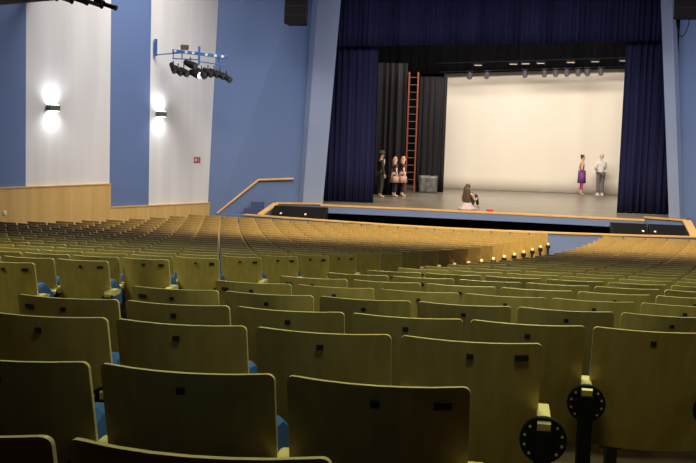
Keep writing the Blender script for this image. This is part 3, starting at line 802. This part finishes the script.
def hair_cap(t, J, mat, name='hair', long=0.0, bun=False, full=1.0):
    s = J['s']; h = J['head']; b = MB()
    vs = []; n = 16; m = 8
    for k in range(m + 1):
        th = PI * .5 * k / m
        for i in range(n):
            a = 2 * PI * i / n
            back = .5 - .5 * math.sin(a)             # 1 at the back of the head
            low = .35 + 1.25 * back
            tt = th * low / 1.0
            vs.append(h + Vector((.094 * math.cos(a) * math.sin(tt), .108 * math.sin(a) * math.sin(tt) - .006, .012 + .100 * math.cos(tt))) * s)
    fs = [(k * n + i, k * n + (i + 1) % n, (k + 1) * n + (i + 1) % n, (k + 1) * n + i) for k in range(m) for i in range(n)]
    b.add(vs, fs, 0, True)
    if long:
        pr = [(.088, .0), (.098, -.12), (.115, -.28), (.12, -.42), (.09, -.56), (.03, -.64)]
        b.lathe([(r_ * s * full, z * s * long) for r_, z in pr][::-1], h + Vector((0, -.085, 0)) * s, 14, 0, .03, 1, .45)
    if bun: b.ball(h + Vector((0, -.075, .085)) * s, .045 * s, 10)
    return b.build(name, mat, t)
def skirt(t, J, mat, z0, z1, r0, r1, name='skirt', sy=.75):
    s = J['s']; b = MB(); b.lathe([(r0 * s, z0 * s), ((r0 * .55 + r1 * .45) * s, (z0 * .5 + z1 * .5) * s), (r1 * s, z1 * s)], (0, 0, 0), 24, 0, .05, 1, sy)
    return b.build(name, mat, t)
def shoes(t, J, mat):
    s = J['s']
    for tg in 'LR':
        d = (J[tg + 'to'] - J[tg + 'an']); d.z = 0; d.normalize(); c = J[tg + 'an'] + d * .055 * s; b = MB()
        pr = Matrix.Rotation(math.atan2(d.x, d.y) * -1, 3, 'Z')
        b.bevbox((c.x, c.y, .036 * s), (.085 * s, .25 * s, .070 * s), .02 * s, 0, pr); b.build('shoe', mat, t)
# three children by the left curtain
t, J = person('boy in dark hat and coat over white shirt, nearest the left curtain', (-4.06, 35.2, SZ), 1.58, -1.15, M['skin'], slim=1.15)
cloth_torso(t, J, M['coat'], 'coat', 2); cloth_legs(t, J, M['trouser_dark'], 'trousers', .86); hair_cap(t, J, M['hair_dark'])
s = J['s']; h = J['head']
b = MB(); b.lathe([(.15 * s, .035 * s), (.155 * s, .05 * s), (.105 * s, .055 * s), (.10 * s, .12 * s), (.06 * s, .15 * s)], h, 18); b.build('hat', M['coat'], t)
b = MB(); c = J['chest'] + Vector((0, .118 * s, .06 * s)); b.ball(c, (.05 * s, .022 * s, .12 * s), 10); b.build('shirt_front', M['shirt'], t)
t, J = person('fair-haired girl in dusky top and pink skirt, beside the boy in the hat', (-3.66, 36.0, SZ), 1.40, -1.0, M['skin_pale'], slim=.92)
cloth_torso(t, J, M['violet_top'], 'top', 1); cloth_legs(t, J, M['navy'], 'leggings', .80); skirt(t, J, M['pink_skirt'], .62, 1.06, .25, .15); hair_cap(t, J, M['hair_fair'], long=.5)
t, J = person('fair-haired girl in pink skirt, standing closest to the orange ladder', (-3.40, 36.25, SZ), 1.42, -1.2, M['skin_pale'], slim=.92)
cloth_torso(t, J, M['violet_top'], 'top', 1); cloth_legs(t, J, M['navy'], 'leggings', .80); skirt(t, J, M['pink_skirt'], .60, 1.06, .25, .15); hair_cap(t, J, M['hair_fair'], long=.4)
# girl sitting on the edge of the stage, her back to the hall
lg = {'R': ((.16, .40, .52), (.20, .56, .085), (.22, .68, .04)), 'L': ((-.02, .42, .48), (-.0, .60, .085), (.02, .70, .04))}
ar = {'R': ((.25, .12, 1.14), (.22, .34, 1.18)), 'L': ((-.23, .08, 1.10), (-.10, .32, 1.14))}
t, J = person('girl with long brown hair sitting on the stage edge, back turned', (-.95, 30.98, SZ), 1.46, -.35, M['skin_pale'], ar, lg, True, slim=.9)
cloth_torso(t, J, M['lilac'], 'top', 1); cloth_legs(t, J, M['blackcloth'], 'leggings', .85); hair_cap(t, J, M['hair_brown'], long=.98, full=1.3)
s = J['s']; b = MB(); b.lathe([(.30 * s, .006), (.29 * s, .05 * s), (.20 * s, .16 * s), (.13 * s, .26 * s)], (0, 0, 0), 26, 0, .06, 1, .9); b.build('skirt', M['lilac'], t)
# woman at the back, facing right
ar = {'R': ((.27, -.06, 1.12), (.14, .02, 1.00)), 'L': ((-.25, -.08, 1.12), (-.13, .02, .99))}
t, J = person('woman in patterned top, purple skirt and magenta leggings before the backdrop', (3.20, 42.0, SZ), 1.60, -1.45, M['skin'], ar, slim=.9)
cloth_torso(t, J, M['patterned'], 'top', 0); cloth_legs(t, J, M['magenta'], 'leggings', .72, .003); skirt(t, J, M['purple'], .52, 1.05, .172, .15, sy=.98); hair_cap(t, J, M['hair_dark'], bun=True)
# the pale dancer close to the backdrop
ar = {'R': ((.23, .06, 1.12), (.06, .26, 1.02)), 'L': ((-.23, .06, 1.12), (-.06, .26, 1.02))}
t, J = person('pale-haired person in white shirt and grey trousers, right of the purple-skirted woman', (3.98, 42.5, SZ), 1.66, .35, M['skin_pale'], ar)
cloth_torso(t, J, M['shirt'], 'shirt', 2, ex=.022); cloth_legs(t, J, M['trouser_grey'], 'trousers', .95, .018); hair_cap(t, J, M['hair_pale']); shoes(t, J, M['shirt'])

# ---------------------------------------------------------------- light
def area(name, loc, size, energy, col, target=None, sy=None, spread=None):
    l = bpy.data.lights.new(name, 'AREA'); l.energy = energy; l.color = col; l.size = size
    if sy: l.shape = 'RECTANGLE'; l.size_y = sy
    if spread: l.spread = spread
    o = bpy.data.objects.new(name, l); C.objects.link(o); o.location = loc
    d = Vector(target if target else (loc[0], loc[1], 0)) - Vector(loc)
    o.rotation_euler = d.to_track_quat('-Z', 'Y').to_euler()
    return o
def spot(name, loc, target, energy, col, ang, blend=.6, r=.08):
    l = bpy.data.lights.new(name, 'SPOT'); l.energy = energy; l.color = col; l.spot_size = ang; l.spot_blend = blend; l.shadow_soft_size = r
    o = bpy.data.objects.new(name, l); C.objects.link(o); o.location = loc
    o.rotation_euler = (Vector(target) - Vector(loc)).to_track_quat('-Z', 'Y').to_euler()
    return o
# stage: warm battens high above, washing the backdrop and the boards
area('stage_batten', (1.2, 36.0, 7.05), 7.6, 640, (1, .89, .795), (1.4, 43.3, 2.6), .6)
area('stage_batten', (.3, 33.0, 7.6), 8.0, 720, (1, .88, .74), (.3, 36.8, 1.2), .8)
# house lights in the high ceiling between the balcony and the stage
for x in (-6.5, 0, 6.5):
    area('house_light', (x, 25.0, 9.0), 2.4, 480, (1, .90, .79), (x * 1.1, 25.4, 1.0), 4.5, spread=2.9)
for x in (-5.0, 0, 5.0):
    area('warm_house_light', (x, 18.4, 8.8), 2.0, 400, (1, .74, .40), (x * .9, 24.2, 1.0), 3.0, spread=1.5)
# dim greenish tubes on the balcony soffit over the back rows
for y, e in ((2.4, 15), (4.8, 54), (8.6, 96), (12.0, 32)):
    for x in (-5.5, 0, 5.5):
        area('soffit_light', (x, y, 5.30), 1.2, e * .95, (.92, 1.0, .46), (x, y + .3, 0), .3, spread=2.3)
# the up-and-down wall lamps
for (x, y, z) in SC:
    spot('sconce_up', (x, y, z + .10), (x - nx_ * .25, y - ny_ * .25, z + 1), 20, (1, .98, .94), 2.7, 1)
    spot('sconce_down', (x, y, z - .10), (x - nx_ * .25, y - ny_ * .25, z - 1), 20, (1, .98, .94), 2.7, 1)
w = bpy.data.worlds.new('world'); S.world = w; w.use_nodes = True
w.node_tree.nodes['Background'].inputs['Color'].default_value = (.5, .5, .5, 1); w.node_tree.nodes['Background'].inputs['Strength'].default_value = .02
S.view_settings.view_transform = 'Standard'; S.view_settings.look = 'None'; S.view_settings.gamma = 1; S.view_settings.exposure = 0
S.view_settings.use_curve_mapping = False
